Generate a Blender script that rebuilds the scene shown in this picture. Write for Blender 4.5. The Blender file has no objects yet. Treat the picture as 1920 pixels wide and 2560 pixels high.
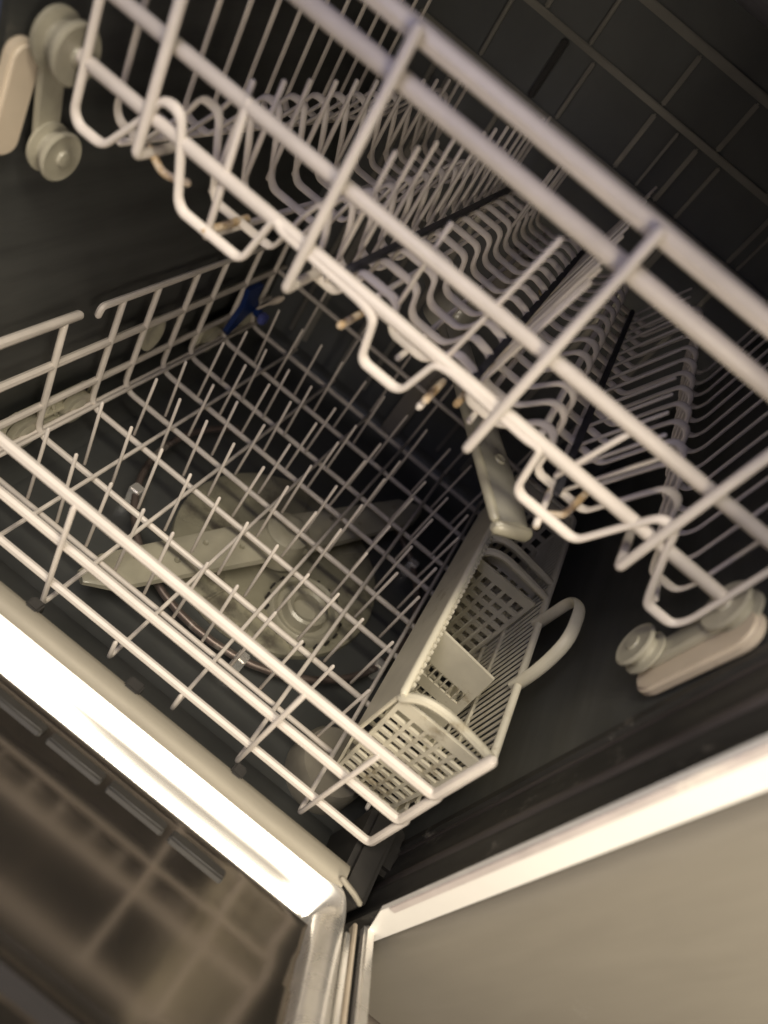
import bpy, bmesh, math, random
from mathutils import Vector, Matrix
random.seed(7)
scene = bpy.context.scene
COL = scene.collection
S = 0.58           # metres per layout unit
ZO = 1.25          # height of the layout origin above the kitchen floor, in layout units

def W(p):
    return Vector((p[0] * S, p[1] * S, (p[2] + ZO) * S))

# ------------------------------------------------------------------ camera
cam_d = bpy.data.cameras.new('camera')
cam = bpy.data.objects.new('camera', cam_d)
COL.objects.link(cam)
right = Vector((0.7708228, 0.3956054, 0.4993280))
down = Vector((0.6368998, -0.4955597, -0.5905754))
fwd = Vector((0.0138120, 0.7732509, -0.6339497))
cam.matrix_world = Matrix.Translation(W((0, 0, 0))) @ Matrix((
    (right.x, -down.x, -fwd.x, 0), (right.y, -down.y, -fwd.y, 0), (right.z, -down.z, -fwd.z, 0), (0, 0, 0, 1)))
cam_d.sensor_fit = 'VERTICAL'
cam_d.sensor_height = 36
cam_d.lens = 1693.247 / 2560 * 36
cam_d.clip_start = 0.01
cam_d.clip_end = 50
cam_d.dof.use_dof = True
cam_d.dof.focus_distance = 1.12 * S
cam_d.dof.aperture_fstop = cam_d.lens / 1000 / (0.014 * S)
scene.camera = cam

# ------------------------------------------------------------------ world and lamps
world = bpy.data.worlds.new("World")
scene.world = world
world.use_nodes = True
bg = world.node_tree.nodes['Background']
bg.inputs['Color'].default_value = (0.52, 0.56, 0.78, 1)
bg.inputs['Strength'].default_value = 0.075

def area_lamp(name, loc, target, size, power, color, size_y=None):
    d = bpy.data.lights.new(name, 'AREA')
    d.energy = power
    d.color = color
    d.size = size
    if size_y:
        d.shape = 'RECTANGLE'
        d.size_y = size_y
    o = bpy.data.objects.new(name, d)
    COL.objects.link(o)
    o.location = W(loc)
    o.rotation_euler = (W(target) - W(loc)).to_track_quat('-Z', 'Y').to_euler()
    return o

area_lamp('warm_ceiling_lamp', (-0.05, -0.27, 1.45), (-0.05, 0.45, -0.9), 1.4, 24, (1.0, 0.90, 0.72), size_y=0.30)
area_lamp('warm_fill_lamp', (0.85, -0.50, 0.00), (0.25, 0.6, -0.5), 0.25, 3.9, (1.0, 0.87, 0.68))  # unseen warm fill, added to brighten the flange and cabinet front
area_lamp('cool_fill_light', (-0.50, -0.34, 0.50), (-0.05, 0.7, -0.2), 0.35, 1.5, (0.75, 0.72, 1.0))  # unseen cool fill, added close to the camera for the upper rack

scene.view_settings.view_transform = 'Standard'
scene.view_settings.look = 'None'
scene.view_settings.exposure = 0.0
scene.view_settings.gamma = 1.0
scene.cycles.max_bounces = 6

# ------------------------------------------------------------------ materials
MATS = {}
def material(name, color, rough=0.5, metal=0.0, var=0.12, scale=30, bump=0.0, dark=None, spots=None, spot_level=0.68,
             streak=None, trans=0.0, coat=0.0, rough_var=0.0, spot_scale=9):
    if name in MATS:
        return MATS[name]
    m = bpy.data.materials.new(name)
    m.use_nodes = True
    nt = m.node_tree
    N, L = nt.nodes, nt.links
    b = N['Principled BSDF']
    tc = N.new('ShaderNodeTexCoord')
    vec = tc.outputs['Object']
    if streak:
        mp = N.new('ShaderNodeMapping')
        mp.inputs['Scale'].default_value = streak
        L.new(vec, mp.inputs['Vector'])
        vec = mp.outputs['Vector']
    nz = N.new('ShaderNodeTexNoise')
    nz.inputs['Scale'].default_value = scale
    nz.inputs['Detail'].default_value = 5
    nz.inputs['Roughness'].default_value = 0.6
    L.new(vec, nz.inputs['Vector'])
    ramp = N.new('ShaderNodeValToRGB')
    lo = dark if dark else tuple(c * (1 - var) for c in color)
    hi = tuple(min(1, c * (1 + var)) for c in color)
    ramp.color_ramp.elements[0].position = 0.3
    ramp.color_ramp.elements[1].position = 0.7
    ramp.color_ramp.elements[0].color = (*lo, 1)
    ramp.color_ramp.elements[1].color = (*hi, 1)
    L.new(nz.outputs['Fac'], ramp.inputs['Fac'])
    out = ramp.outputs['Color']
    if spots:
        n2 = N.new('ShaderNodeTexNoise')
        n2.inputs['Scale'].default_value = spot_scale
        n2.inputs['Detail'].default_value = 6
        n2.inputs['Roughness'].default_value = 0.75
        L.new(tc.outputs['Object'], n2.inputs['Vector'])
        r2 = N.new('ShaderNodeValToRGB')
        r2.color_ramp.elements[0].position = spot_level - 0.04
        r2.color_ramp.elements[1].position = spot_level + 0.05
        L.new(n2.outputs['Fac'], r2.inputs['Fac'])
        mx = N.new('ShaderNodeMix')
        mx.data_type = 'RGBA'
        L.new(r2.outputs['Color'], mx.inputs[0])
        L.new(out, mx.inputs[6])
        mx.inputs[7].default_value = (*spots, 1)
        out = mx.outputs[2]
    L.new(out, b.inputs['Base Color'])
    b.inputs['Roughness'].default_value = rough
    if rough_var:
        mr = N.new('ShaderNodeMapRange')
        mr.inputs['To Min'].default_value = max(0.02, rough - rough_var)
        mr.inputs['To Max'].default_value = rough + rough_var
        L.new(nz.outputs['Fac'], mr.inputs['Value'])
        L.new(mr.outputs['Result'], b.inputs['Roughness'])
    b.inputs['Metallic'].default_value = metal
    b.inputs['Transmission Weight'].default_value = trans
    b.inputs['Coat Weight'].default_value = coat
    if bump:
        bp = N.new('ShaderNodeBump')
        bp.inputs['Strength'].default_value = bump
        bp.inputs['Distance'].default_value = 0.002
        L.new(nz.outputs['Fac'], bp.inputs['Height'])
        L.new(bp.outputs['Normal'], b.inputs['Normal'])
    MATS[name] = m
    return m

NYLON = material('nylon_coated_wire', (0.66, 0.605, 0.55), 0.42, var=0.10, scale=22, spots=(0.46, 0.34, 0.20), spot_level=0.69)
RUST = material('rusted_wire_end', (0.48, 0.34, 0.19), 0.75, var=0.3, scale=60, spots=(0.62, 0.52, 0.40), spot_level=0.48, spot_scale=40)
STEEL = material('tub_stainless_steel', (0.128, 0.133, 0.130), 0.43, metal=0.65, var=0.22, scale=4, streak=(1, 1, 9), rough_var=0.08, bump=0.05)
BACKSTEEL = material('back_wall_steel', (0.143, 0.150, 0.152), 0.5, metal=0.35, var=0.2, scale=5, rough_var=0.1)
SILL = material('sill_steel', (0.34, 0.31, 0.25), 0.65, metal=0.2, var=0.08, scale=8, streak=(2, 8, 8))
CHROME = material('polished_door_steel', (0.88, 0.85, 0.80), 0.28, metal=0.75, var=0.07, scale=6, streak=(1, 9, 9), rough_var=0.07, bump=0.08)
DOOR = material('door_liner_steel', (0.31, 0.28, 0.245), 0.155, metal=0.95, var=0.16, scale=3.5, rough_var=0.08, bump=0.12)
FLANGE = material('bright_front_flange', (0.97, 0.95, 0.90), 0.35, var=0.03, scale=9, spots=(0.80, 0.69, 0.60), spot_level=0.64, spot_scale=7, coat=0.3)
RUBBER = material('dark_door_gasket', (0.026, 0.025, 0.023), 0.55, var=0.4, scale=14, streak=(4, 4, 1), spots=(0.13, 0.12, 0.105), spot_level=0.64, spot_scale=34, bump=0.4)
BEADRUB = material('worn_gasket_lip', (0.055, 0.047, 0.046), 0.5, var=0.3, scale=10, streak=(4, 4, 1), spots=(0.36, 0.33, 0.27), spot_level=0.72, spot_scale=22, bump=0.3)
PANEL = material('beige_cabinet_front', (0.25, 0.23, 0.192), 0.40, var=0.05, scale=7, streak=(10, 10, 1.5), rough_var=0.10, coat=0.1, bump=0.10, spots=(0.30, 0.28, 0.24), spot_level=0.70, spot_scale=11)
BASKET = material('grey_basket_plastic', (0.64, 0.60, 0.48), 0.45, var=0.14, scale=12, spots=(0.44, 0.38, 0.26), spot_level=0.62, spot_scale=17)
ARM = material('spray_arm_plastic', (0.33, 0.31, 0.24), 0.35, var=0.16, scale=11, coat=0.3)
ARMTOP = material('grey_spray_arm', (0.26, 0.25, 0.21), 0.33, var=0.2, scale=10, coat=0.4)
FILTER = material('filter_cover_plastic', (0.24, 0.225, 0.165), 0.45, var=0.3, scale=9, spots=(0.15, 0.135, 0.10), spot_level=0.58, spot_scale=13)
ROLLER = material('grey_roller_plastic', (0.36, 0.34, 0.27), 0.35, var=0.30, scale=14, coat=0.3)
BRACKET = material('tan_bracket_plastic', (0.56, 0.48, 0.38), 0.45, var=0.16, scale=9, spots=(0.40, 0.33, 0.24), spot_level=0.66)
CLEAR = material('smoky_clear_plastic', (0.58, 0.55, 0.43), 0.3, var=0.35, scale=16, trans=0.1, coat=0.3)
BLUE = material('blue_plastic', (0.008, 0.028, 0.13), 0.4, var=0.2, scale=20)
COPPER = material('stained_heating_tube', (0.17, 0.135, 0.12), 0.4, metal=0.6, var=0.4, scale=9, spots=(0.5, 0.47, 0.42), spot_level=0.6, spot_scale=11)
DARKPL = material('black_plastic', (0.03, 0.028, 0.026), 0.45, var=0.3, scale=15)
CREAMTIP = material('cream_plastic', (0.62, 0.54, 0.44), 0.5, var=0.05, scale=20)
FLOAT = material('pale_float_plastic', (0.24, 0.22, 0.18), 0.45, var=0.2, scale=9)
KITCHEN = material('kitchen_floor_tile', (0.20, 0.17, 0.14), 0.5, var=0.2, scale=3)

# ------------------------------------------------------------------ object helpers
def link(name, me, m, parent=None, loc=None, kind=None, label=None):
    o = bpy.data.objects.new(name, me)
    COL.objects.link(o)
    if m and not me.materials:
        me.materials.append(m)
    if parent:
        o.parent = parent
    if loc is not None:
        o.location = loc
    if kind:
        o['kind'] = kind
    if label:
        o['label'] = label
    return o

def thing(name, at, label, cat, group=None):
    o = bpy.data.objects.new(name, None)
    COL.objects.link(o)
    o.empty_display_size = 0.02
    o.location = W(at)
    o['label'] = label
    o['category'] = cat
    if group:
        o['group'] = group
    return o

def local(parent):
    """offset that takes a world point into the parent's frame (parents are never rotated here)"""
    off = Vector((0, 0, 0))
    while parent is not None:
        off += parent.location
        parent = parent.parent
    return off

def fillet(pts, r, n=5):
    pts = [Vector(p) for p in pts]
    if r <= 0 or len(pts) < 3:
        return pts
    out = [pts[0]]
    for i in range(1, len(pts) - 1):
        a, b, c = pts[i - 1], pts[i], pts[i + 1]
        u, v = (a - b), (c - b)
        rr = min(r, u.length * 0.49, v.length * 0.49)
        u.normalize(); v.normalize()
        p0, p1 = b + u * rr, b + v * rr
        for k in range(n + 1):
            t = k / n
            out.append(p0 * (1 - t) ** 2 + b * 2 * t * (1 - t) + p1 * t ** 2)
    out.append(pts[-1])
    return out

def add_tube(bm, pts, r, seg=8, flat=None, cap=True):
    """tube along layout points; flat=(axis vector, factor) squashes the section along an axis"""
    P = [W(p) for p in pts]
    R = r * S
    n = len(P)
    t0 = (P[1] - P[0]).normalized()
    ref = Vector((0, 0, 1)) if abs(t0.z) < 0.9 else Vector((0, 1, 0))
    nrm = t0.cross(ref).normalized()
    rings = []
    def ring(c, t, rad):
        b = t.cross(nrm).normalized()
        vs = []
        for k in range(seg):
            a = 2 * math.pi * k / seg
            d = nrm * math.cos(a) * rad + b * math.sin(a) * rad
            if flat:
                ax = Vector(flat[0]).normalized()
                d += ax * d.dot(ax) * (flat[1] - 1)
            vs.append(bm.verts.new(c + d))
        return vs
    for i in range(n):
        if i == 0:
            t = t0
        elif i == n - 1:
            t = (P[i] - P[i - 1]).normalized()
        else:
            t = ((P[i] - P[i - 1]).normalized() + (P[i + 1] - P[i]).normalized()).normalized()
        nrm = (nrm - t * nrm.dot(t)).normalized()
        if i == 0 and cap:
            rings.append(ring(P[i] - t * R * 0.6, t, R * 0.55))
        rings.append(ring(P[i], t, R))
        if i == n - 1 and cap:
            rings.append(ring(P[i] + t * R * 0.6, t, R * 0.55))
    for a, b in zip(rings[:-1], rings[1:]):
        for k in range(seg):
            bm.faces.new((a[k], a[(k + 1) % seg], b[(k + 1) % seg], b[k]))
    bm.faces.new(list(reversed(rings[0])))
    bm.faces.new(rings[-1])

def add_box(bm, lo, hi, bevel=0.0):
    a, b = W(lo), W(hi)
    tmp = bmesh.new()
    vs = [tmp.verts.new((x, y, z)) for x in (a.x, b.x) for y in (a.y, b.y) for z in (a.z, b.z)]
    for f in ((0, 1, 3, 2), (4, 6, 7, 5), (0, 4, 5, 1), (2, 3, 7, 6), (0, 2, 6, 4), (1, 5, 7, 3)):
        tmp.faces.new([vs[i] for i in f])
    bmesh.ops.recalc_face_normals(tmp, faces=tmp.faces)
    if bevel:
        bmesh.ops.bevel(tmp, geom=list(tmp.edges), offset=bevel * S, segments=2, affect='EDGES')
    merge(bm, tmp)

def merge(bm, tmp):
    m = {}
    for v in tmp.verts:
        m[v] = bm.verts.new(v.co)
    for f in tmp.faces:
        try:
            bm.faces.new([m[v] for v in f.verts])
        except ValueError:
            pass
    tmp.free()

def add_prism(bm, prof, axis, a, b, close=True, thick=None):
    """profile (list of 2-tuples in the two remaining axes) extruded along axis from a to b"""
    def mk(p, t):
        if axis == 0:
            return W((t, p[0], p[1]))
        if axis == 1:
            return W((p[0], t, p[1]))
        return W((p[0], p[1], t))
    v0 = [bm.verts.new(mk(p, a)) for p in prof]
    v1 = [bm.verts.new(mk(p, b)) for p in prof]
    n = len(prof)
    for k in range(n if close else n - 1):
        j = (k + 1) % n
        bm.faces.new((v0[k], v0[j], v1[j], v1[k]))
    if close:
        bm.faces.new(list(reversed(v0)))
        bm.faces.new(v1)

def add_lathe(bm, center, axis, prof, seg=28):
    """prof: list of (offset along axis, radius)"""
    ax = Vector(axis).normalized()
    ref = Vector((0, 0, 1)) if abs(ax.z) < 0.9 else Vector((0, 1, 0))
    u = ax.cross(ref).normalized()
    v = ax.cross(u)
    c = W(center)
    rings = []
    for o, r in prof:
        rings.append([bm.verts.new(c + ax * o * S + (u * math.cos(2 * math.pi * k / seg) + v * math.sin(2 * math.pi * k / seg)) * max(r, 1e-4) * S) for k in range(seg)])
    for a, b in zip(rings[:-1], rings[1:]):
        for k in range(seg):
            bm.faces.new((a[k], a[(k + 1) % seg], b[(k + 1) % seg], b[k]))
    bm.faces.new(list(reversed(rings[0])))
    bm.faces.new(rings[-1])

def finish(bm, name, m, parent=None, smooth=True, kind=None, label=None, angle=40):
    bmesh.ops.recalc_face_normals(bm, faces=bm.faces)
    me = bpy.data.meshes.new(name)
    if parent:
        off = local(parent)
        bmesh.ops.translate(bm, verts=bm.verts, vec=-off)
    bm.to_mesh(me)
    bm.free()
    if smooth:
        me.shade_smooth()
        me.set_sharp_from_angle(angle=math.radians(angle))
    return link(name, me, m, parent, kind=kind, label=label)

def wire(name, pts, r, m, parent, fil=0.0, seg=8, flat=None, label=None):
    bm = bmesh.new()
    add_tube(bm, fillet(pts, fil), r, seg, flat)
    return finish(bm, name, m, parent, label=label)

def repeat(first, at_first, positions, parent):
    """copies of a wire sharing its mesh; positions are layout points of the wire's foot"""
    for p in positions:
        o = first.copy()
        COL.objects.link(o)
        o.parent = parent
        o.location = first.location + (W(p) - W(at_first))

# ================================================================== DISHWASHER (tub and door)
XL, XR, YB = -0.60, 0.39, 1.62
ZF, ZC = -1.12, 0.085
dw = thing('dishwasher', (-0.105, 0.6, -1.2), 'dishwasher with dark stainless tub, its door lowered halfway towards the viewer', 'dishwasher')

bm = bmesh.new(); add_box(bm, (XL - 0.01, 0.625, ZF), (XL, YB, ZC)); finish(bm, 'side_wall', STEEL, dw)
bm = bmesh.new(); add_box(bm, (XR, 0.605, ZF), (XR + 0.01, YB, ZC)); finish(bm, 'side_wall', STEEL, dw)
bm = bmesh.new(); add_box(bm, (XL - 0.01, YB, ZF - 0.01), (XR + 0.01, YB + 0.01, ZC + 0.01)); finish(bm, 'back_wall', BACKSTEEL, dw)
bm = bmesh.new(); add_box(bm, (XL - 0.01, 0.46, ZC), (XR + 0.01, YB, ZC + 0.01)); finish(bm, 'tub_ceiling', material('tub_top_plastic', (0.42, 0.42, 0.50), 0.5), dw)
bm = bmesh.new(); add_box(bm, (XL - 0.01, 0.56, ZF - 0.01), (XR + 0.01, YB, ZF)); finish(bm, 'tub_floor', STEEL, dw)
# coved bottom edges of the tub
for x0, s in ((XL, 1), (XR, -1)):
    bm = bmesh.new()
    prof = [(x0 + s * 0.001, ZF + 0.05)] + [(x0 + s * (0.051 - 0.05 * math.cos(a)), ZF + 0.051 - 0.05 * math.sin(a)) for a in [math.pi / 2 * k / 6 for k in range(7)]] + [(x0 + s * 0.001, ZF + 0.001)]
    add_prism(bm, prof, 1, 0.61, YB - 0.002)
    finish(bm, 'bottom_cove', STEEL, dw)
bm = bmesh.new()
prof = [(YB - 0.001, ZF + 0.06)] + [(YB - (0.061 - 0.06 * math.cos(a)), ZF + 0.061 - 0.06 * math.sin(a)) for a in [math.pi / 2 * k / 6 for k in range(7)]] + [(YB - 0.001, ZF + 0.002)]
add_prism(bm, prof, 0, XL + 0.05, XR - 0.05)
finish(bm, 'bottom_cove', STEEL, dw)

# pressed ribs of the back wall
RIBM = material('rib_steel', (0.30, 0.29, 0.26), 0.4, metal=0.3, var=0.2, scale=8)
def rib(lo, hi, m=RIBM):
    bm = bmesh.new()
    add_box(bm, lo, hi, bevel=min(0.004, 0.3 * min(hi[0] - lo[0], hi[2] - lo[2], hi[1] - lo[1])))
    finish(bm, 'wall_rib', m, dw)
for z, h in ((-0.238, 0.014), (-0.105, 0.013), (0.008, 0.016)):
    rib((XL + 0.02, YB - 0.009, z - h / 2), (XR - 0.02, YB - 0.001, z + h / 2))
for x, w in ((-0.425, 0.008), (-0.292, 0.014), (-0.223, 0.008), (-0.068, 0.010), (-0.010, 0.006), (0.039, 0.010), (0.095, 0.008), (0.237, 0.009), (0.262, 0.006)):
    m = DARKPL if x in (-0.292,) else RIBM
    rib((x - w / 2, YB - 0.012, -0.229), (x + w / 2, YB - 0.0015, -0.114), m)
for x, w in ((-0.36, 0.01), (-0.25, 0.008), (-0.068, 0.010), (0.07, 0.010), (0.2, 0.01)):
    rib((x - w / 2, YB - 0.011, -0.098), (x + w / 2, YB - 0.0015, -0.002))
for x, w in ((-0.50, 0.012), (-0.455, 0.02), (-0.33, 0.01), (-0.24, 0.014), (0.03, 0.01), (0.12, 0.014), (0.26, 0.01)):
    rib((x - w / 2, YB - 0.011, -1.03), (x + w / 2, YB - 0.0015, -0.25))
# water pipe up the back wall
bm = bmesh.new()
add_box(bm, (-0.134, YB - 0.035, -1.10), (-0.084, YB - 0.002, -0.46), 0.012)
finish(bm, 'water_pipe', material('pipe_plastic', (0.34, 0.31, 0.27), 0.5, var=0.12, scale=6), dw)

# front sill of the tub
bm = bmesh.new()
prof = [(0.488, -0.985), (0.485, -0.952), (0.480, -0.940), (0.472, -0.934), (0.458, -0.931), (0.448, -0.934), (0.443, -0.942), (0.440, -0.96), (0.440, -1.2), (0.488, -1.2)]
add_prism(bm, prof, 0, XL - 0.005, 0.300)
finish(bm, 'sill', SILL, dw, angle=70)
bm = bmesh.new()
prof = [(0.60, ZF + 0.002), (0.545, -1.10), (0.512, -1.03), (0.497, -0.985), (0.4885, -0.968), (0.4885, -1.2), (0.60, -1.2)]
add_prism(bm, prof, 0, XL - 0.005, 0.300)
finish(bm, 'sill_slope', STEEL, dw)
for x, w in ((-0.285, 0.022), (-0.103, 0.026), (0.089, 0.020), (-0.46, 0.02)):
    bm = bmesh.new()
    add_box(bm, (x - w / 2, 0.474, -0.955), (x + w / 2, 0.493, -0.9325), 0.003)
    finish(bm, 'sill_clip', DARKPL, dw)
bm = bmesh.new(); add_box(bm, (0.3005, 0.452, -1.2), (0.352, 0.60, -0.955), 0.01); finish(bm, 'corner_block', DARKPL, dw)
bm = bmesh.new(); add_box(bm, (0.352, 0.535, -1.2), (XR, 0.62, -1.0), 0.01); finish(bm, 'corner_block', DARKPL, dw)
wire('corner_spring', [(0.292, 0.452, -0.925), (0.318, 0.449, -0.932), (0.335, 0.446, -0.938)], 0.0042, SILL, dw)

# side gaskets and front flanges
def side(s, x0, m_lip):
    # s = -1 for the right side (surface faces left)
    prof = [(0.0, 0.606), (0.006, 0.604), (0.007, 0.592), (0.002, 0.588), (0.003, 0.578), (0.006, 0.560), (0.010, 0.545), (0.013, 0.525), (0.0185, 0.515), (0.024, 0.500), (0.025, 0.490), (0.0225, 0.480), (0.026, 0.466), (0.0335, 0.452), (0.0335, 0.448), (-0.02, 0.448), (-0.02, 0.606)]
    bm = bmesh.new()
    add_prism(bm, [(x0 + s * p[0], p[1]) for p in prof], 2, -1.16, ZC)
    finish(bm, 'side_gasket', RUBBER, dw)
    bm = bmesh.new()
    add_tube(bm, [(x0 + s * 0.018, 0.506, -1.02), (x0 + s * 0.0185, 0.506, -0.6), (x0 + s * 0.0185, 0.506, ZC)], 0.009, 10)
    finish(bm, 'gasket_lip', m_lip, dw)
    bm = bmesh.new()
    add_box(bm, (min(x0 + s * 0.0005, x0 + s * 0.0045), 0.578, -1.05), (max(x0 + s * 0.0005, x0 + s * 0.0045), 0.585, ZC), 0.0012)
    finish(bm, 'gasket_seam', BEADRUB, dw)
side(-1, XR, BEADRUB)
side(1, XL, BEADRUB)
bm = bmesh.new(); add_prism(bm, [(0.3535, 0.14), (0.3945, 0.14), (0.3945, -1.006), (0.373, -0.968), (0.3535, -0.905)], 1, 0.440, 0.4475); finish(bm, 'front_flange', FLANGE, dw, smooth=False)
bm = bmesh.new(); add_box(bm, (-0.605, 0.440, -1.06), (-0.5665, 0.4475, 0.14), 0.0025); finish(bm, 'front_flange', FLANGE, dw)

bm = bmesh.new(); add_box(bm, (0.3532, 0.4375, -0.88), (0.3640, 0.4398, 0.14), 0.001); finish(bm, 'flange_band', material('flange_band_tone', (0.60, 0.54, 0.52), 0.4, spots=(0.85, 0.8, 0.72), spot_level=0.6), dw)  # darker, pinker band along the inner edge of the flange
# filter cover, filter cup, heating element, float
bm = bmesh.new()
add_lathe(bm, (-0.09, 1.005, ZF + 0.001), (0, 0, 1), [(0, 0.238), (0.012, 0.236), (0.016, 0.228), (0.017, 0.15), (0.010, 0.135), (0.010, 0.0)], 56)
finish(bm, 'filter_cover', FILTER, dw)
for k in range(14):
    a = 2 * math.pi * k / 14
    bm = bmesh.new()
    c, s_ = math.cos(a), math.sin(a)
    add_tube(bm, [(-0.09 + c * 0.155, 1.005 + s_ * 0.155, ZF + 0.018), (-0.09 + c * 0.222, 1.005 + s_ * 0.222, ZF + 0.018)], 0.0035, 6)
    finish(bm, 'filter_rib', FILTER, dw)
bm = bmesh.new()
add_lathe(bm, (0.022, 0.92, ZF + 0.012), (0, 0, 1), [(0, 0.082), (0.022, 0.080), (0.028, 0.074), (0.024, 0.066), (0.010, 0.062), (0.010, 0.050), (0.032, 0.046), (0.036, 0.040), (0.030, 0.030), (0.012, 0.026), (0.012, 0.0)], 40)
finish(bm, 'filter_cup', ARM, dw)
for k in range(18):
    a = 2 * math.pi * k / 18
    bm = bmesh.new()
    c, s_ = math.cos(a), math.sin(a)
    add_tube(bm, [(0.022 + c * 0.083, 0.92 + s_ * 0.083, ZF + 0.014), (0.022 + c * 0.083, 0.92 + s_ * 0.083, ZF + 0.033)], 0.003, 6)
    finish(bm, 'cup_tooth', DARKPL, dw)
hp = []
for k in range(0, 41):
    a = math.radians(-215 + k * 7.2)
    hp.append((-0.10 + 0.335 * math.cos(a), 1.03 + 0.315 * math.sin(a), -1.082))
bm = bmesh.new(); add_tube(bm, hp, 0.0075, 10); finish(bm, 'heating_element', COPPER, dw)
for a in (-150, -75, -20, 40):
    a = math.radians(a)
    x, y = -0.10 + 0.335 * math.cos(a), 1.03 + 0.315 * math.sin(a)
    bm = bmesh.new(); add_box(bm, (x - 0.012, y - 0.012, ZF), (x + 0.012, y + 0.012, -1.070), 0.003); finish(bm, 'heating_clip', CHROME, dw)
bm = bmesh.new()
add_lathe(bm, (0.232, 0.672, ZF), (0, 0, 1), [(0, 0.072), (0.05, 0.070), (0.062, 0.062), (0.064, 0.0)], 36)
finish(bm, 'float_cap', FLOAT, dw)

# ---- the door, lowered about half way
H = (0.435, -0.965)
T = (-0.8212, 0.5707)
Nn = (0.5707, 0.8212)
def D(t, n):
    return (H[0] + T[0] * t + Nn[0] * n, H[1] + T[1] * t + Nn[1] * n)
def dP(x, t, n):
    y, z = D(t, n)
    return (x, y, z)
DX0, DX1 = -0.575, 0.285
door_bm = bmesh.new()
# liner panel: recessed surface with two raised cross steps, seen from inside the tub
prof = [(0.0635, -0.006), (0.070, -0.010), (0.110, -0.012), (0.118, -0.0165), (0.165, -0.017), (0.172, -0.011), (0.335, -0.012), (0.340, -0.007), (0.346, -0.007), (0.350, -0.016), (0.360, -0.016), (0.364, -0.006), (0.370, -0.006), (0.378, -0.020), (0.92, -0.021), (0.92, -0.06), (0.0635, -0.06)]
add_prism(door_bm, [D(*p) for p in prof], 0, DX0, DX1)
door = finish(door_bm, 'door', DOOR, dw, angle=30)
for x0, x1, t0, t1 in ((-0.335, -0.242, 0.078, 0.108), (-0.232, -0.142, 0.078, 0.108), (-0.132, -0.046, 0.078, 0.108), (-0.036, 0.054, 0.078, 0.108), (0.064, 0.150, 0.078, 0.108)):  # dark raised patches stand in for reflections on the liner
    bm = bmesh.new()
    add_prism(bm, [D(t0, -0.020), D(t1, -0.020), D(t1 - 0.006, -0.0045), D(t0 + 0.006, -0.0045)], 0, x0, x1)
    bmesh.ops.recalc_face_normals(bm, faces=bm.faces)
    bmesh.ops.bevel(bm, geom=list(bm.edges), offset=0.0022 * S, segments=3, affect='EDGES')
    finish(bm, 'painted_reflection', material('dark_reflection_tone', (0.06, 0.057, 0.053), 0.5, metal=0.5), door, angle=60)
# polished rim along the hinge side, round corner, then out along the right side
def rim_frame(path, prof, name, m):
    """sweep prof [(across, n)] along path of (x, t, dirx, dirt); across points inwards to the liner"""
    bm = bmesh.new()
    rings = []
    for x, t, nx, nt in path:
        rings.append([bm.verts.new(W(dP(x + nx * a, t + nt * a, n))) for a, n in prof])
    for r0, r1 in zip(rings[:-1], rings[1:]):
        for k in range(len(prof)):
            j = (k + 1) % len(prof)
            bm.faces.new((r0[k], r0[j], r1[j], r1[k]))
    bm.faces.new(rings[0]); bm.faces.new(list(reversed(rings[-1])))
    return finish(bm, name, m, door, angle=50)
RC = 0.055
path = []
for k in range(0, 61):
    path.append((DX0 + (0.327 - RC - DX0) * k / 60, 0.0, 0, 1))
for k in range(1, 13):
    a = math.pi / 2 * k / 12
    path.append((0.327 - RC + RC * math.sin(a), RC - RC * math.cos(a), -math.sin(a), math.cos(a)))
for k in range(1, 9):
    path.append((0.327, RC + (0.92 - RC) * k / 8, -1, 0))
prof = [(0.0, -0.045), (-0.001, 0.004), (0.003, 0.013), (0.007, 0.0175), (0.011, 0.0195), (0.015, 0.0207), (0.020, 0.0209), (0.028, 0.019), (0.036, 0.0165), (0.040, 0.0147), (0.043, 0.0125), (0.045, 0.009), (0.046, 0.0), (0.046, -0.045)]
prof_w = [(a * 1.0, n) for a, n in prof]
# along the hinge the rim is a broad ledge tipped towards the kitchen; it turns into a rounded bead along the side
profA = [(0.0, -0.045), (-0.002, 0.026), (-0.0008, 0.0310), (0.0020, 0.0302), (0.0070, 0.0243), (0.0120, 0.0182), (0.0180, 0.0104), (0.0250, 0.0012), (0.0310, -0.0070), (0.0370, -0.0155), (0.0455, -0.0280), (0.0500, -0.0265), (0.0585, -0.007), (0.0632, -0.045)]
def rim_wide():
    bm = bmesh.new()
    rings = []
    for i, (x, t, nx, nt) in enumerate(path):
        f = min(1, max(0, (i - 64) / 8))
        f = f * f * (3 - 2 * f)
        g = min(1, max(0, (x + 0.30) / 0.30)) * min(1, max(0, (0.262 - x) / 0.045))     # long shallow dip shaped to imitate a darker reflection in the right half
        if i > 61:
            g = 0
        g = g * g * (3 - 2 * g)
        pa = list(profA)
        pa[5] = (0.0120 - 0.0005 * g, 0.0182 + 0.0004 * g)
        pa[6] = (0.0160 - 0.0015 * g, 0.0130 - 0.0058 * g)
        pa[7] = (0.0235, 0.0032 - 0.0044 * g)
        pa[8] = (0.0310 + 0.0015 * g, -0.0070 - 0.0012 * g)
        pr = [(a[0] * (1 - f) + b[0] * f, a[1] * (1 - f) + b[1] * f) for a, b in zip(pa, prof)]
        rings.append([bm.verts.new(W(dP(x + nx * a, t + nt * a, n))) for a, n in pr])
    for r0, r1 in zip(rings[:-1], rings[1:]):
        for k in range(len(prof)):
            j = (k + 1) % len(prof)
            bm.faces.new((r0[k], r0[j], r1[j], r1[k]))
    bm.faces.new(rings[0]); bm.faces.new(list(reversed(rings[-1])))
    return finish(bm, 'door_rim', CHROME, door, angle=50)
rim_wide()
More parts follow.
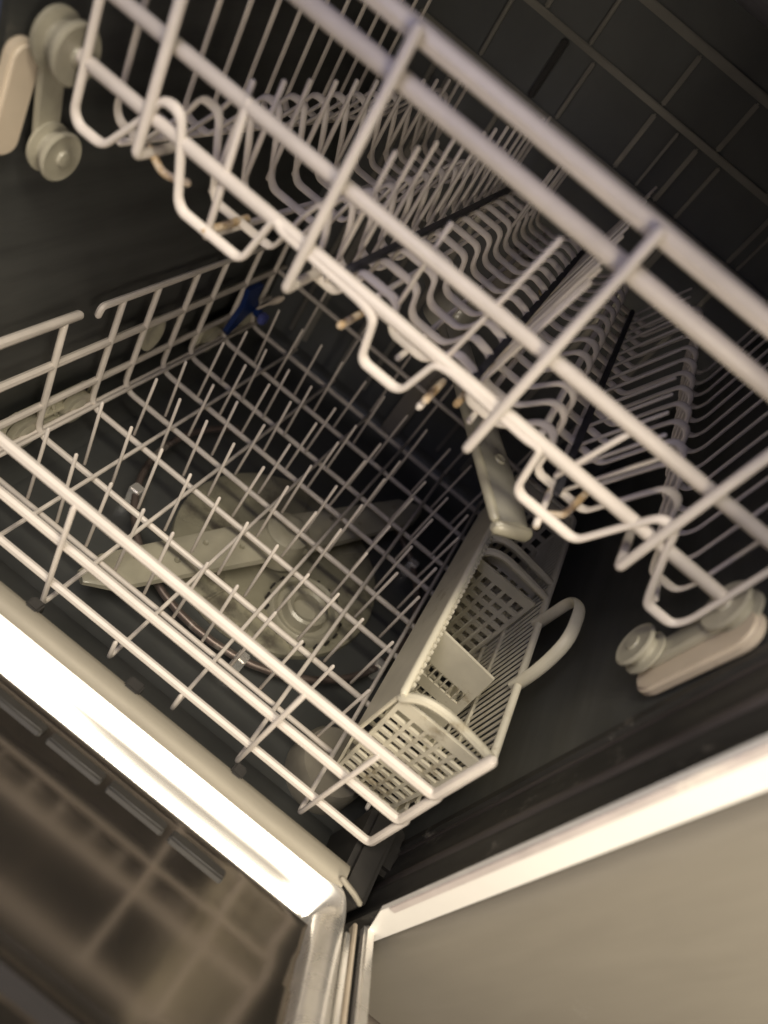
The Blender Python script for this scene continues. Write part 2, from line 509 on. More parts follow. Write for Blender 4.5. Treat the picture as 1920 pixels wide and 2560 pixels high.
# sealing channel and outer edge on the right side of the door
def strip(x0, x1, t0, t1, n0, n1, name, m, bev=0.0015):
    bm = bmesh.new()
    add_prism(bm, [D(t0, n0), D(t1, n0), D(t1, n1), D(t0, n1)], 0, x0, x1)
    bmesh.ops.recalc_face_normals(bm, faces=bm.faces)
    bmesh.ops.bevel(bm, geom=list(bm.edges), offset=bev * S, segments=2, affect='EDGES')
    return finish(bm, name, m, door)
strip(0.328, 0.385, 0.0, 0.92, -0.06, -0.012, 'door_channel', RUBBER)
strip(0.334, 0.343, 0.035, 0.92, -0.013, 0.004, 'channel_rib', CHROME)
strip(0.3485, 0.355, 0.0, 0.92, -0.013, 0.000, 'channel_rib', BRACKET)
strip(0.3655, 0.3835, -0.012, 0.92, -0.013, 0.004, 'door_edge', CHROME, 0.004)

# ================================================================== LOWER RACK
lr = thing('dish_rack', (-0.12, 1.0, -1.03), 'white wire lower dish rack with rows of upright tines, standing on the tub bottom', 'dish rack')
FX = 0.0064      # radius of the thick cross wires
FT = 0.0030      # radius of tines and floor wires
ZR = -1.0
rows = [0.768, 0.900, 0.994, 1.111, 1.209, 1.341, 1.467]
for i, y in enumerate(rows):
    wire('cross_wire', [(-0.558, y, -0.744), (-0.558, y, ZR - 0.002), (0.325, y, ZR - 0.002)], FX * 0.93, NYLON, lr, fil=0.03)
wire('cross_wire', [(-0.552, 0.643, ZR), (0.205, 0.643, ZR)], 0.0048, NYLON, lr)
# floor wires running front to back; some rise to the top rail of the front wall, the short ones to the low rail
for x, top in ((-0.545, -0.744), (-0.425, -0.744), (-0.297, -0.744), (-0.167, -0.935), (-0.044, -0.935), (0.083, -0.744), (0.2065, -0.744)):
    wire('floor_wire', [(x, 1.50, ZR + 0.008), (x, 0.519, ZR + 0.008), (x, 0.515, top)], 0.0040 if top > -0.9 else 0.0036, NYLON, lr, fil=0.012)
wire('floor_wire', [(-0.556, 0.56, ZR + 0.004), (-0.556, 1.51, ZR + 0.004)], 0.0045, NYLON, lr)
wire('floor_wire', [(0.300, 0.60, ZR + 0.006), (0.300, 1.50, ZR + 0.006)], 0.004, NYLON, lr)
# three rails of the front wall, each turning up at the right corner
wire('front_rail', [(-0.56, 0.80, -0.742), (-0.56, 0.524, -0.742), (0.298, 0.524, -0.744), (0.297, 0.524, -0.618)], 0.0080, NYLON, lr, fil=0.012)
wire('front_rail', [(-0.56, 1.52, -0.838), (-0.56, 0.526, -0.838), (0.304, 0.525, -0.842), (0.302, 0.526, -0.742)], 0.0074, NYLON, lr, fil=0.012)
wire('front_rail', [(-0.56, 1.52, -0.934), (-0.56, 0.526, -0.934), (0.309, 0.523, -0.934), (0.309, 0.527, -0.832)], 0.0066, NYLON, lr, fil=0.012)
# left wall top rail behind its gap
wire('side_rail', [(-0.560, 0.846, -0.760), (-0.560, 0.850, -0.742), (-0.560, 1.50, -0.742)], 0.0062, NYLON, lr, fil=0.008)
# back wall
wire('back_rail', [(-0.56, 1.485, -0.838), (0.33, 1.485, -0.838)], FX, NYLON, lr)
wire('back_rail', [(-0.56, 1.50, -0.742), (0.33, 1.50, -0.742)], FX, NYLON, lr)
for x in (-0.43, -0.30, -0.17, -0.044, 0.083, 0.207):
    wire('back_upright', [(x, 1.495, -0.742), (x, 1.495, -0.99)], 0.0035, NYLON, lr)
# tines
base = (-0.4575, 0.650, ZR)
first = None
tops = {0.643: -0.827}
xs = [-0.4575 + 0.0627 * k for k in range(11)]
tine_rows = [(0.650, -0.827), (0.779, -0.841), (0.911, -0.843), (1.006, -0.847), (1.1165, -0.845), (1.205, -0.846), (1.350, -0.838)]
protos = []
for tv in range(9):   # five slightly different leans
    lean = (random.uniform(-0.005, 0.008), random.uniform(-0.006, 0.006))
    bm = bmesh.new()
    add_tube(bm, [(0, 0, 0), (lean[0], lean[1], 0.158)], FT, 8)
    bmesh.ops.recalc_face_normals(bm, faces=bm.faces)
    bmesh.ops.translate(bm, verts=bm.verts, vec=-W((0, 0, 0)))
    me = bpy.data.meshes.new('tine')
    bm.to_mesh(me); bm.free(); me.shade_smooth(); me.set_sharp_from_angle(angle=math.radians(50)); me.materials.append(NYLON)
    protos.append(me)
off = local(lr)
for y, top in tine_rows:
    for k, x in enumerate(xs):
        me = protos[random.randrange(9)]
        o = link('tine', me, None, lr)
        o.location = W((x, y, ZR)) - off
        o.scale = (1, 1, (top - ZR) / 0.158 * random.uniform(0.985, 1.012))

def wheel(parent, c, r, w, name='wheel', m=ROLLER, axis=(1, 0, 0)):
    bm = bmesh.new()
    add_lathe(bm, c, axis, [(-w / 2, r * 0.35), (-w / 2, r * 0.55), (-w / 2 + w * 0.12, r * 0.62), (-w / 2, r * 0.86), (-w / 2 + w * 0.1, r), (w / 2 - w * 0.1, r), (w / 2, r * 0.86), (w / 2 - w * 0.12, r * 0.62), (w / 2, r * 0.55), (w / 2 + w * 0.2, r * 0.3), (w / 2 + w * 0.22, r * 0.0)], 30)
    return finish(bm, name, m, parent, angle=35)

def carriage(y0, y1, name='wheel_carriage'):
    bm = bmesh.new()
    x0, x1 = -0.592, -0.566
    z0, z1 = -1.040, -0.955
    # open frame of two rails, end loops and struts
    for z in (z0, z1):
        add_tube(bm, [(-0.575, y0 + 0.02, z), (-0.575, y1 - 0.02, z)], 0.006, 8)
    for ya, yb in ((y0, y0 + 0.03), (y1, y1 - 0.03)):
        add_tube(bm, fillet([(-0.575, yb, z0), (-0.575, ya, z0 + 0.01), (-0.575, ya, z1 - 0.01), (-0.575, yb, z1)], 0.02), 0.007, 8)
    add_tube(bm, [(-0.572, y0 + 0.07, z0), (-0.572, y0 + 0.10, z1)], 0.004, 6)
    add_tube(bm, [(-0.572, y1 - 0.07, z0), (-0.572, y1 - 0.11, z1)], 0.004, 6)
    add_box(bm, (-0.586, y0 + 0.02, z0 + 0.006), (-0.578, y1 - 0.02, z1 - 0.006), 0.002)
    for z in (z0 + 0.03, z0 + 0.055):
        add_box(bm, (-0.580, y0 + 0.07, z - 0.004), (-0.566, y1 - 0.07, z + 0.004), 0.002)
    c = finish(bm, name, CLEAR, lr)
    for y in (y0 + 0.045, y1 - 0.045):
        wheel(c, (-0.567, y, -0.999), 0.036, 0.016, 'wheel', ROLLER)
carriage(0.705, 0.915)
carriage(1.262, 1.50)
# clear oval rack clip on the left wall of the rack
bm = bmesh.new()
add_lathe(bm, (-0.572, 1.053, -0.889), (1, 0.2, 0.15), [(-0.008, 0.028), (-0.004, 0.040), (0.004, 0.040), (0.006, 0.030), (0.003, 0.024), (0.003, 0.0)], 26)
for v in bm.verts:
    c0 = W((-0.572, 1.053, -0.889))
    d = v.co - c0
    v.co = c0 + Vector((d.x, d.y * 1.15, d.z * 0.85))
finish(bm, 'rack_clip', CLEAR, lr)

# ================================================================== BLUE CLIP in the back left corner
bc = thing('plastic_clip', (-0.55, 1.42, -1.0), 'dark blue plastic clip in the back left corner of the lower rack', 'clip')
bm = bmesh.new()
prof = [(1.335, -0.842), (1.395, -0.842), (1.400, -0.885), (1.420, -0.905), (1.418, -0.928), (1.395, -0.928), (1.365, -0.950), (1.325, -0.975), (1.315, -0.960), (1.335, -0.915), (1.345, -0.89)]
add_prism(bm, prof, 0, -0.552, -0.540)
bmesh.ops.recalc_face_normals(bm, faces=bm.faces)
finish(bm, 'clip_body', BLUE, bc)
bm = bmesh.new(); add_box(bm, (-0.541, 1.405, -0.935), (-0.520, 1.422, -0.914), 0.003); finish(bm, 'clip_arm', BLUE, bc)
bm = bmesh.new(); add_box(bm, (-0.520, 1.395, -0.938), (-0.500, 1.420, -0.912), 0.004); finish(bm, 'clip_knob', material('light_blue_plastic', (0.10, 0.12, 0.36), 0.4), bc)
sw = thing('plastic_stick', (-0.53, 1.40, -0.93), 'small cream teardrop shaped stick poking out of the blue clip', 'stick')
bm = bmesh.new()
c0 = Vector((-0.535, 1.41, -0.915)); c1 = Vector((-0.500, 1.44, -0.862))
pts = [c0.lerp(c1, k / 10) for k in range(11)]
P = pts
for a, b, ra in zip(P[:-1], P[1:], (0.003, 0.003, 0.003, 0.0032, 0.004, 0.006, 0.008, 0.009, 0.0085, 0.006)):
    add_tube(bm, [a, b], ra, 10)
finish(bm, 'stick_body', CREAMTIP, sw)

# ================================================================== LOWER SPRAY ARM
la = thing('spray_arm', (-0.10, 1.015, -1.09), 'long beige spray arm lying across the filter under the lower rack', 'spray arm')
def blade(parent, c, d, L0, L1, wid, zc, h, m, name='arm_blade', taper=0.28, er=0.03, rmin=0.12):
    d = Vector((d[0], d[1], 0)).normalized(); u = Vector((-d.y, d.x, 0))
    bm = bmesh.new()
    stations = []
    n = 18
    for k in range(n + 1):
        t = L0 + (L1 - L0) * k / n
        f = abs(t) / max(abs(L0), abs(L1))
        w = wid * (1.0 - taper * f)
        e = min((t - L0), (L1 - t))
        if e < er:
            w *= math.sqrt(max(rmin, 1 - ((er - e) / er) ** 2))
        hh = h * (1 - 0.35 * f)
        ctr = Vector((c[0], c[1], 0)) + d * t
        ring = []
        for q in [(-1, -0.4), (-0.92, 0.35), (-0.6, 0.8), (-0.12, 1), (0.12, 1), (0.6, 0.8), (0.92, 0.35), (1, -0.4), (0.6, -1), (-0.6, -1)]:
            p = ctr + u * q[0] * w
            ring.append(bm.verts.new(W((p.x, p.y, zc + q[1] * hh))))
        stations.append(ring)
    for a, b in zip(stations[:-1], stations[1:]):
        for k in range(len(a)):
            j = (k + 1) % len(a)
            bm.faces.new((a[k], a[j], b[j], b[k]))
    bm.faces.new(stations[0]); bm.faces.new(list(reversed(stations[-1])))
    return finish(bm, name, m, parent, angle=45)
blade(la, (-0.11, 1.01), (0.20, 0.377), -0.43, 0.42, 0.052, -1.052, 0.015, ARM)
bm = bmesh.new()
add_lathe(bm, (-0.11, 1.01, -1.10), (0, 0, 1), [(0, 0.06), (0.03, 0.058), (0.052, 0.052), (0.068, 0.048), (0.075, 0.036), (0.076, 0.02), (0.070, 0.0)], 36)
finish(bm, 'hub', ARM, la)
dd = Vector((0.20, 0.377, 0)).normalized()
for t in (-0.33, -0.26, -0.19, -0.12, 0.13, 0.2, 0.27, 0.33):
    p = Vector((-0.11, 1.01, 0)) + dd * t + Vector((-dd.y, dd.x, 0)) * (0.012 if int(t * 100) % 2 else -0.012)
    bm = bmesh.new(); add_lathe(bm, (p.x, p.y, -1.0395), (0, 0, 1), [(0, 0.006), (0.002, 0.005), (0.0005, 0.003), (0.0005, 0.0)], 12); finish(bm, 'nozzle', FILTER, la)

# ================================================================== UPPER RACK
ur = thing('cup_rack', (-0.09, 1.05, -0.40), 'white wire upper cup rack with wavy cross wires and rusty wire ends, nearest the viewer', 'dish rack')
YF = 0.660
YU = 0.652
RX0, RX1 = -0.528, 0.350
# front rails
wire('front_rail', [(RX0, 1.50, -0.112), (RX0, YF + 0.010, -0.112), (RX1, YF + 0.010, -0.109), (RX1, 1.50, -0.109)], 0.0100, NYLON, ur, fil=0.03)
wire('front_rail', [(RX0 + 0.004, YF + 0.010, -0.149), (RX1 - 0.004, YF + 0.010, -0.149)], 0.0098, NYLON, ur)
wire('front_rail', [(RX0 + 0.002, YF + 0.008, -0.256), (RX1 - 0.002, YF + 0.008, -0.256)], 0.0088, NYLON, ur)
wire('axle_rail', [(-0.568, YF + 0.002, -0.3275), (0.358, YF + 0.002, -0.3335)], 0.0086, NYLON, ur)
# long front uprights that turn back under the rack floor
for x, ztip in ((-0.443, -0.369), (-0.2285, -0.379), (0.0365, -0.389), (0.250, -0.380)):
    wire('upright', [(x, YU, -0.106), (x, YU, ztip - 0.002), (x + 0.001, YU + 0.075, ztip + 0.004)], 0.0058, NYLON, ur, fil=0.006, seg=10)
# wavy cross wires, mirrored about x = -0.09
def wave_back(y):
    pts = [(RX0, y, -0.112), (-0.531, y, -0.379), (-0.522, y, -0.391), (-0.487, y, -0.391), (-0.447, y, -0.330), (-0.434, y, -0.302), (-0.410, y, -0.302), (-0.400, y, -0.33),
           (-0.383, y, -0.383), (-0.374, y, -0.391), (-0.290, y, -0.391), (-0.272, y, -0.330), (-0.262, y, -0.310), (-0.250, y, -0.310), (-0.240, y, -0.335), (-0.233, y, -0.376),
           (-0.226, y, -0.382), (-0.200, y, -0.382), (-0.193, y, -0.376), (-0.187, y, -0.345), (-0.180, y, -0.340), (-0.136, y, -0.340), (-0.128, y, -0.345), (-0.122, y, -0.368),
           (-0.112, y, -0.375), (-0.068, y, -0.375), (-0.058, y, -0.366), (-0.048, y, -0.348), (-0.038, y, -0.342), (-0.014, y, -0.346), (-0.006, y, -0.352), (0.000, y, -0.374),
           (0.008, y, -0.379), (0.046, y, -0.379), (0.058, y, -0.372), (0.084, y, -0.341), (0.102, y, -0.341), (0.112, y, -0.352), (0.118, y, -0.388),
           (0.126, y, -0.394), (0.196, y, -0.394), (0.222, y, -0.335), (0.236, y, -0.306), (0.256, y, -0.306), (0.270, y, -0.335),
           (0.298, y, -0.387), (0.306, y, -0.398), (0.342, y, -0.398), (RX1 - 0.001, y, -0.379), (RX1, y, -0.109)]
    return fillet(pts, 0.009, 3)
def wave(y, first=0):
    zb = -0.391
    zt = -0.331 if first else -0.318
    pts = [(RX0, y, -0.112), (-0.531, y, zb + 0.012), (-0.522, y, zb), (-0.487, y, zb), (-0.447, y, -0.330), (-0.434, y, -0.302), (-0.410, y, -0.302), (-0.400, y, -0.33),
           (-0.383, y, zb + 0.008), (-0.374, y, zb), (-0.290, y, zb), (-0.274, y, -0.325), (-0.262, y, zt), (-0.150, y, zt - 0.004), (-0.130, y, -0.340),
           (-0.119, y, zb + 0.006), (-0.112, y, zb), (-0.068, y, zb), (-0.060, y, zb + 0.006), (-0.048, y, -0.335), (-0.030, y, zt), (0.080, y, zt - 0.004), (0.096, y, -0.332),
           (0.107, y, zb + 0.004), (0.116, y, zb - 0.003), (0.196, y, zb - 0.003), (0.222, y, -0.335), (0.236, y, -0.306), (0.256, y, -0.306), (0.270, y, -0.335),
           (0.298, y, zb + 0.004), (0.306, y, zb - 0.007), (0.342, y, zb - 0.007), (RX1 - 0.001, y, zb + 0.012), (RX1, y, -0.109)]
    return fillet(pts, 0.011, 4)
nW = 14
ys = [YF - 0.003 + (0.066 if i else 0) + 0.0645 * max(0, i - 1) for i in range(nW)]
bm = bmesh.new(); add_tube(bm, wave(ys[0], 1), 0.0040, 12, flat=((0.235, 0.614, 0.753), 1.6), cap=False); finish(bm, 'wave_wire', NYLON, ur)
bm = bmesh.new(); add_tube(bm, wave_back(ys[1]), 0.0031, 10, flat=((0.235, 0.614, 0.753), 1.85), cap=False)
w1 = finish(bm, 'wave_wire', NYLON, ur)
for i in range(2, nW):
    o = w1.copy(); COL.objects.link(o); o.parent = ur
    o.location = w1.location + Vector((0, (ys[i] - ys[1]) * S, 0))
# floor wires, front to back
for x, z, y0, y1, rr in ((-0.500, -0.399, 0.70, 1.5, 0.0044), (-0.341, -0.399, 0.662, 1.5, 0.0044), (-0.152, -0.3485, 0.70, 1.5, 0.0036), (-0.166, -0.3995, 0.700, 0.80, 0.0044), (-0.035, -0.399, 0.672, 0.76, 0.0044),
                     (-0.090, -0.3835, 0.70, 1.5, 0.0040), (0.020, -0.3875, 0.70, 1.5, 0.004), (0.093, -0.3495, 0.70, 1.5, 0.0046), (0.150, -0.4025, 0.645, 1.5, 0.0044), (0.322, -0.4065, 0.69, 1.5, 0.0044)):
    wire('floor_wire', [(x, y0, z), (x, y1, z)], rr, NYLON, ur)
# narrow dark strips running front to back across the wavy wires
for x, z in ((-0.1925, -0.338), (-0.0065, -0.346), (0.152, -0.386)):
    bm = bmesh.new(); add_box(bm, (x - 0.0048, 0.70, z - 0.005), (x + 0.0048, 1.5, z + 0.0015), 0.0012)
    finish(bm, 'dark_bar', material('dark_bar_tone', (0.045, 0.045, 0.055), 0.45, var=0.2), ur)
# rusty ends of the floor wires
for (a, b) in (((-0.341, 0.655, -0.392), (-0.341, 0.742, -0.3905)), ((-0.160, 0.668, -0.381), (-0.160, 0.735, -0.385)), ((-0.034, 0.672, -0.3875), (-0.034, 0.735, -0.3885)),
               ((-0.004, 0.714, -0.389), (-0.004, 0.76, -0.389)), ((0.1535, 0.655, -0.411), (0.149, 0.735, -0.401))):
    wire('rusty_end', [a, b], 0.0047, RUST, ur, label='rust stained wire end')
wire('rusty_end', [(-0.446, 0.676, -0.366), (-0.425, 0.682, -0.385), (-0.398, 0.69, -0.377)], 0.0050, RUST, ur, fil=0.012, label='rust stained wire end')
wire('rusty_end', [(0.148, 0.672, -0.407), (0.175, 0.69, -0.398), (0.183, 0.735, -0.375)], 0.0048, RUST, ur, fil=0.01, label='rust stained wire end')
# tine rows
off = local(ur)
def tine_row(x0, zb, x1, zt, idx, r=0.0037):
    bm = bmesh.new()
    add_tube(bm, [(x0, ys[1], zb), (x1, ys[1], zt)], r, 8)
    first = finish(bm, 'tine', NYLON, ur)
    for i in idx:
        if i == 1:
            continue
        o = first.copy(); COL.objects.link(o); o.parent = ur
        o.location = first.location + Vector((random.uniform(-0.0015, 0.0015) * S, (ys[i] - ys[1]) * S, 0))
tine_row(-0.386, -0.385, -0.386, -0.254, range(1, nW), 0.0037)
tine_row(-0.214, -0.379, -0.216, -0.216, range(1, nW), 0.0031)
tine_row(-0.002, -0.377, 0.022, -0.192, range(1, nW), 0.0028)
tine_row(-0.128, -0.340, -0.128, -0.235, range(9, nW), 0.0030)
tine_row(0.159, -0.392, 0.206, -0.285, range(1, nW), 0.0028)
wire('tine', [(-0.3405, 0.662, -0.395), (-0.352, 0.664, -0.250)], 0.0044, NYLON, ur)
wire('tine', [(-0.044, 0.667, -0.330), (-0.026, 0.667, -0.165)], 0.0030, NYLON, ur)
wire('tine', [(0.130, 0.667, -0.352), (0.150, 0.667, -0.262)], 0.0034, NYLON, ur)
# back of the rack
wire('back_rail', [(RX0, 1.50, -0.256), (RX1, 1.50, -0.256)], 0.006, NYLON, ur)

wire('ring_nut', [(-0.012 + 0.008 * math.cos(a * 0.7), 1.215 + 0.012 * math.sin(a * 0.7), -0.386) for a in range(10)], 0.0022, material('amber_ring', (0.5, 0.4, 0.2), 0.4), ur)
# rollers and brackets at both ends of the axle
def spool(c, r, w, m=ROLLER):
    bm = bmesh.new()
    add_lathe(bm, c, (1, 0, 0), [(-w / 2 - 0.002, 0.0), (-w / 2 - 0.002, r * 0.30), (-w / 2, r * 0.34), (-w / 2 + 0.001, r * 0.72), (-w / 2, r * 0.92), (-w / 2 + 0.002, r), (-w / 2 + w * 0.2, r), (-w / 2 + w * 0.3, r * 0.70),
              (w / 2 - w * 0.3, r * 0.70), (w / 2 - w * 0.2, r), (w / 2 - 0.002, r), (w / 2, r * 0.92), (w / 2 - 0.001, r * 0.72), (w / 2, r * 0.34), (w / 2 + 0.003, r * 0.28), (w / 2 + 0.004, 0.0)], 36)
    return finish(bm, 'roller', m, ur, angle=35)
def capsule_plate(x0, x1, ya, za, yb, zb, r, m, name='roller_bracket', bev=0.004):
    A = Vector((ya, za)); B = Vector((yb, zb)); d = (B - A).normalized(); ang = math.atan2(d.y, d.x)
    prof = []
    for k in range(13):
        a = ang + math.pi / 2 + math.pi * k / 12
        prof.append((A.x + r * math.cos(a), A.y + r * math.sin(a)))
    for k in range(13):
        a = ang - math.pi / 2 + math.pi * k / 12
        prof.append((B.x + r * math.cos(a), B.y + r * math.sin(a)))
    bm = bmesh.new()
    add_prism(bm, prof, 0, x0, x1)
    bmesh.ops.recalc_face_normals(bm, faces=bm.faces)
    es = [e for e in bm.edges if len(e.link_faces) == 2 and abs(e.link_faces[0].normal.dot(e.link_faces[1].normal)) < 0.5]
    bmesh.ops.bevel(bm, geom=es, offset=bev * S, segments=3, affect='EDGES')
    return finish(bm, name, m, ur, angle=50)
spool((-0.560, 0.662, -0.330), 0.034, 0.034)
spool((-0.562, 0.678, -0.452), 0.031, 0.026)
capsule_plate(-0.5995, -0.583, 0.640, -0.362, 0.628, -0.448, 0.021, BRACKET)
capsule_plate(-0.580, -0.572, 0.664, -0.340, 0.676, -0.448, 0.018, ROLLER, 'bracket_web', 0.002)
spool((0.366, 0.660, -0.338), 0.034, 0.022)
spool((0.350, 0.664, -0.455), 0.031, 0.022)
capsule_plate(0.371, 0.386, 0.634, -0.338, 0.646, -0.455, 0.029, BRACKET)
capsule_plate(0.361, 0.371, 0.655, -0.345, 0.662, -0.450, 0.016, ROLLER, 'bracket_web', 0.002)

# ================================================================== UPPER SPRAY ARM
ua = thing('spray_arm', (-0.105, 1.06, -0.47), 'grey spray arm hanging under the upper rack, its pale tip in front', 'spray arm')
ud = Vector((0.252, -0.355, 0)).normalized()
blade(ua, (-0.105, 1.055), (ud.x, ud.y), -0.43, 0.435, 0.025, -0.462, 0.016, ARMTOP, taper=-0.22, er=0.012, rmin=0.6)
uu = Vector((-ud.y, ud.x, 0))
bm = bmesh.new()
pa = Vector((-0.105, 1.055, 0)) - uu * 0.025
p0, p1 = pa + ud * 0.02, pa + ud * 0.430 - uu * 0.004
add_tube(bm, [(p0.x, p0.y, -0.458), (p1.x, p1.y, -0.460)], 0.0065, 10)
finish(bm, 'lit_arm_edge', ARM, ua)  # paler tube puts the arm's lit side into the colour
bm = bmesh.new()
pe = Vector((-0.105, 1.055, 0)) + ud * 0.437
q0, q1 = pe - uu * 0.024, pe + uu * 0.024
add_tube(bm, [(q0.x, q0.y, -0.466), (q1.x, q1.y, -0.466)], 0.0085, 10, flat=((0, 0, 1), 1.3))
finish(bm, 'arm_tip', ARM, ua)
for t in (0.33, 0.24, 0.15, -0.2, -0.3):
    p = Vector((-0.105, 1.055, 0)) + ud * t
    bm = bmesh.new(); add_lathe(bm, (p.x, p.y, -0.4495), (0, 0, 1), [(0, 0.009), (0.003, 0.007), (0.001, 0.004), (0.001, 0.0)], 12); finish(bm, 'nozzle', ROLLER, ua)
bm = bmesh.new()
add_lathe(bm, (-0.105, 1.055, -0.47), (0, 0, 1), [(0, 0.045), (0.02, 0.044), (0.05, 0.038), (0.06, 0.03), (0.061, 0.0)], 28)
finish(bm, 'hub', ARMTOP, ua)

# ================================================================== CUTLERY BASKET
cb = thing('cutlery_basket', (0.265, 0.93, -0.97), 'grey plastic cutlery basket with slotted sides and a carrying handle, right of the lower rack', 'cutlery basket')
BX0, BX1, BY0, BY1, BZ0, BZ1 = 0.190, 0.340, 0.600, 1.260, -0.962, -0.715
def quad_panel(p00, p10, p11, p01, nu, nv, bar_u, bar_v, th, name, m, mu=0.06, mv=(0.08, 0.08), kind=None, skip=()):
    """slotted panel on a quad: solid frame and bars; thickness th along the quad normal"""
    p00, p10, p11, p01 = map(Vector, (p00, p10, p11, p01))
    nrm = (p10 - p00).cross(p01 - p00).normalized() * th / 2
    def P(u, v):
        return (p00 * (1 - u) + p10 * u) * (1 - v) + (p01 * (1 - u) + p11 * u) * v
    bm = bmesh.new()
    def cell(u0, u1, v0, v1, k=1.0):
        vs = []
        for sgn in (-1, 1):
            for u, v in ((u0, v0), (u1, v0), (u1, v1), (u0, v1)):
                vs.append(bm.verts.new(W(P(u, v) + nrm * sgn * k)))
        for f in ((0, 3, 2, 1), (4, 5, 6, 7), (0, 1, 5, 4), (1, 2, 6, 5), (2, 3, 7, 6), (3, 0, 4, 7)):
            bm.faces.new([vs[i] for i in f])
    cell(0, mu, 0, 1); cell(1 - mu, 1, 0, 1)
    cell(mu, 1 - mu, 0, mv[0], 0.99); cell(mu, 1 - mu, 1 - mv[1], 1, 0.99)
    for i in range(1, nu):
        u = mu + (1 - 2 * mu) * i / nu
        cell(u - bar_u / 2, u + bar_u / 2, mv[0], 1 - mv[1], 0.94)
    for j in range(1, nv):
        v = mv[0] + (1 - mv[0] - mv[1]) * j / nv
        cell(mu, 1 - mu, v - bar_v / 2, v + bar_v / 2, 0.86)
    return finish(bm, name, m, cb, smooth=False)
# front wall, narrower at its foot
quad_panel((0.214, 0.602, BZ0), (0.322, 0.602, BZ0), (BX1 - 0.002, 0.602, BZ1 - 0.010), (BX0 + 0.004, 0.602, BZ1 - 0.010), 5, 10, 0.040, 0.030, 0.006, 'front_grille', BASKET, 0.05, (0.05, 0.10))
wire('front_arch', [(BX0 + 0.003, 0.600, -0.726), (0.212, 0.600, -0.700), (0.245, 0.600, -0.692), (0.290, 0.600, -0.696), (BX1 - 0.002, 0.600, -0.706)], 0.0075, BASKET, cb, fil=0.02)
# left wall: solid upper band
bm = bmesh.new(); add_box(bm, (BX0 - 0.003, BY0, -0.855), (BX0 + 0.003, BY1, BZ1), 0.0015); finish(bm, 'side_panel', BASKET, cb)
quad_panel((0.214, BY0, BZ0), (0.214, BY1, BZ0), (BX0 + 0.001, BY1, -0.856), (BX0 + 0.001, BY0, -0.856), 22, 2, 0.018, 0.12, 0.004, 'side_grille', BASKET, 0.01, (0.12, 0.02))
wire('rim', [(BX0, BY0, BZ1), (BX0, BY1, BZ1), (BX1, BY1, BZ1), (BX1, BY0, BZ1 + 0.008)], 0.0065, BASKET, cb, fil=0.02)
# serrated teeth on the left rim
bm = bmesh.new()
for k in range(46):
    y = 0.615 + k * 0.0138
    add_box(bm, (BX0 + 0.004, y, BZ1 - 0.002), (BX0 + 0.009, y + 0.006, BZ1 + 0.007), 0)
finish(bm, 'rim_teeth', BASKET, cb, smooth=False, kind='stuff')
# slats of the right wall, one by one
bm = bmesh.new(); add_box(bm, (BX1 - 0.0018, 0.617, BZ0 + 0.01), (BX1 + 0.0018, 0.6212, BZ1 + 0.002), 0.0008)
sl = finish(bm, 'slat', BASKET, cb)
for k in range(1, 41):
    o = sl.copy(); COL.objects.link(o); o.parent = cb
    o.location = sl.location + Vector((0, 0.0158 * k * S, 0))
bm = bmesh.new()
add_box(bm, (BX1 - 0.0042, BY0 + 0.004, -0.842), (BX1 + 0.0012, BY1 - 0.004, -0.832), 0.001)
finish(bm, 'wall_band', BASKET, cb)
bm = bmesh.new()
add_box(bm, (BX1 - 0.0042, BY0 + 0.004, -0.905), (BX1 + 0.0012, BY1 - 0.004, -0.897), 0.001)
finish(bm, 'wall_band', BASKET, cb)
bm = bmesh.new()
add_box(bm, (BX1 - 0.0045, BY0 + 0.004, BZ0), (BX1 + 0.0015, BY1 - 0.004, BZ0 + 0.03), 0.001)
finish(bm, 'wall_band', BASKET, cb)
# bottom
quad_panel((0.212, BY0 + 0.006, BZ0 + 0.002), (0.335, BY0 + 0.006, BZ0 + 0.002), (0.335, BY1 - 0.006, BZ0 + 0.002), (0.212, BY1 - 0.006, BZ0 + 0.002), 4, 26, 0.05, 0.012, 0.005, 'bottom_grille', BASKET, 0.04, (0.01, 0.01))
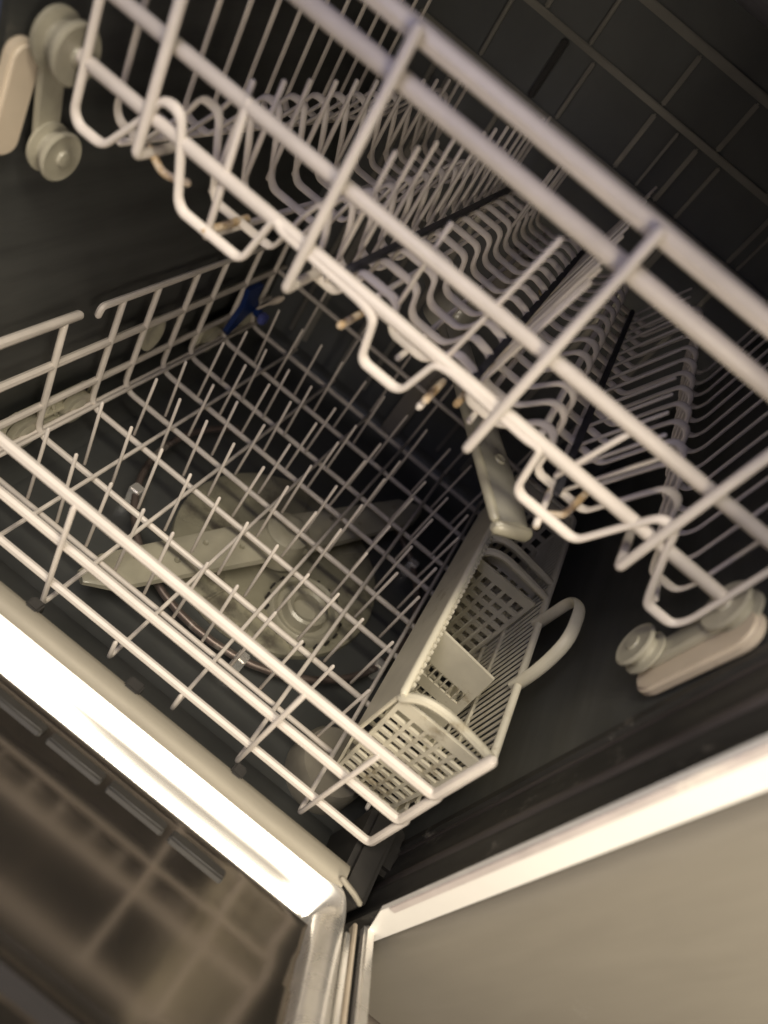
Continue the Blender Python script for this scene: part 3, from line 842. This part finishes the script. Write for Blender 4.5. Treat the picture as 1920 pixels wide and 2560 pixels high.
# solid divider with three rows of slots
quad_panel((0.212, 0.752, BZ0 + 0.006), (BX1 - 0.006, 0.752, BZ0 + 0.006), (BX1 - 0.030, 0.748, -0.730), (BX0 + 0.005, 0.748, -0.718), 7, 3, 0.022, 0.11, 0.005, 'divider', BASKET, 0.12, (0.12, 0.30))
for y in (0.972, 1.016):
    quad_panel((0.214, y, BZ0 + 0.006), (BX1 - 0.006, y, BZ0 + 0.006), (BX1 - 0.006, y, -0.738), (BX0 + 0.006, y, -0.738), 5, 7, 0.06, 0.05, 0.006, 'divider', BASKET, 0.06, (0.06, 0.10))
    wire('divider_arch', [(BX0 + 0.004, y, -0.735), (0.208, y, -0.708), (0.235, y, -0.700), (0.285, y, -0.705), (BX1 - 0.004, y, -0.712)], 0.0075, BASKET, cb, fil=0.02)
quad_panel((0.214, BY1 - 0.002, BZ0), (BX1, BY1 - 0.002, BZ0), (BX1, BY1 - 0.002, BZ1), (BX0, BY1 - 0.002, BZ1), 6, 6, 0.06, 0.05, 0.006, 'back_grille', BASKET, 0.06, (0.06, 0.08))
# divider rods in the middle compartment
for k in range(5):
    x = 0.215 + 0.022 * k
    wire('rod', [(x, 0.90, BZ0 + 0.004), (x, 0.90, -0.80)], 0.0012, BASKET, cb, seg=6)
# handle
wire('handle', [(BX1, 0.752, -0.722), (BX1, 0.752, -0.655), (BX1, 0.775, -0.600), (BX1, 0.850, -0.592), (BX1, 0.893, -0.622), (BX1, 0.905, -0.722)], 0.0062, BASKET, cb, fil=0.03, seg=12, flat=((1, 0, 0), 1.7))

# ================================================================== CABINET beside the dishwasher
cabn = thing('cabinet', (0.8, 0.5, -ZO), 'smooth beige cabinet front right of the dishwasher', 'cabinet')
bm = bmesh.new()
prof = [(0.3985, 0.60), (0.3985, 0.460), (0.4000, 0.449), (0.4045, 0.441), (0.412, 0.4345), (0.425, 0.4305), (0.445, 0.429), (1.3, 0.429), (1.3, 0.60)]
add_prism(bm, prof, 2, -ZO + 0.08, 0.2)
finish(bm, 'side_panel', PANEL, cabn, angle=30)
bm = bmesh.new(); add_box(bm, (0.42, 0.47, -ZO), (1.3, 0.60, -ZO + 0.079)); finish(bm, 'plinth', DARKPL, cabn)

# kitchen floor below the door
bm = bmesh.new(); add_box(bm, (-3, -4, -ZO - 0.02), (3, 2.2, -ZO)); o = finish(bm, 'floor', KITCHEN, None, kind='structure')
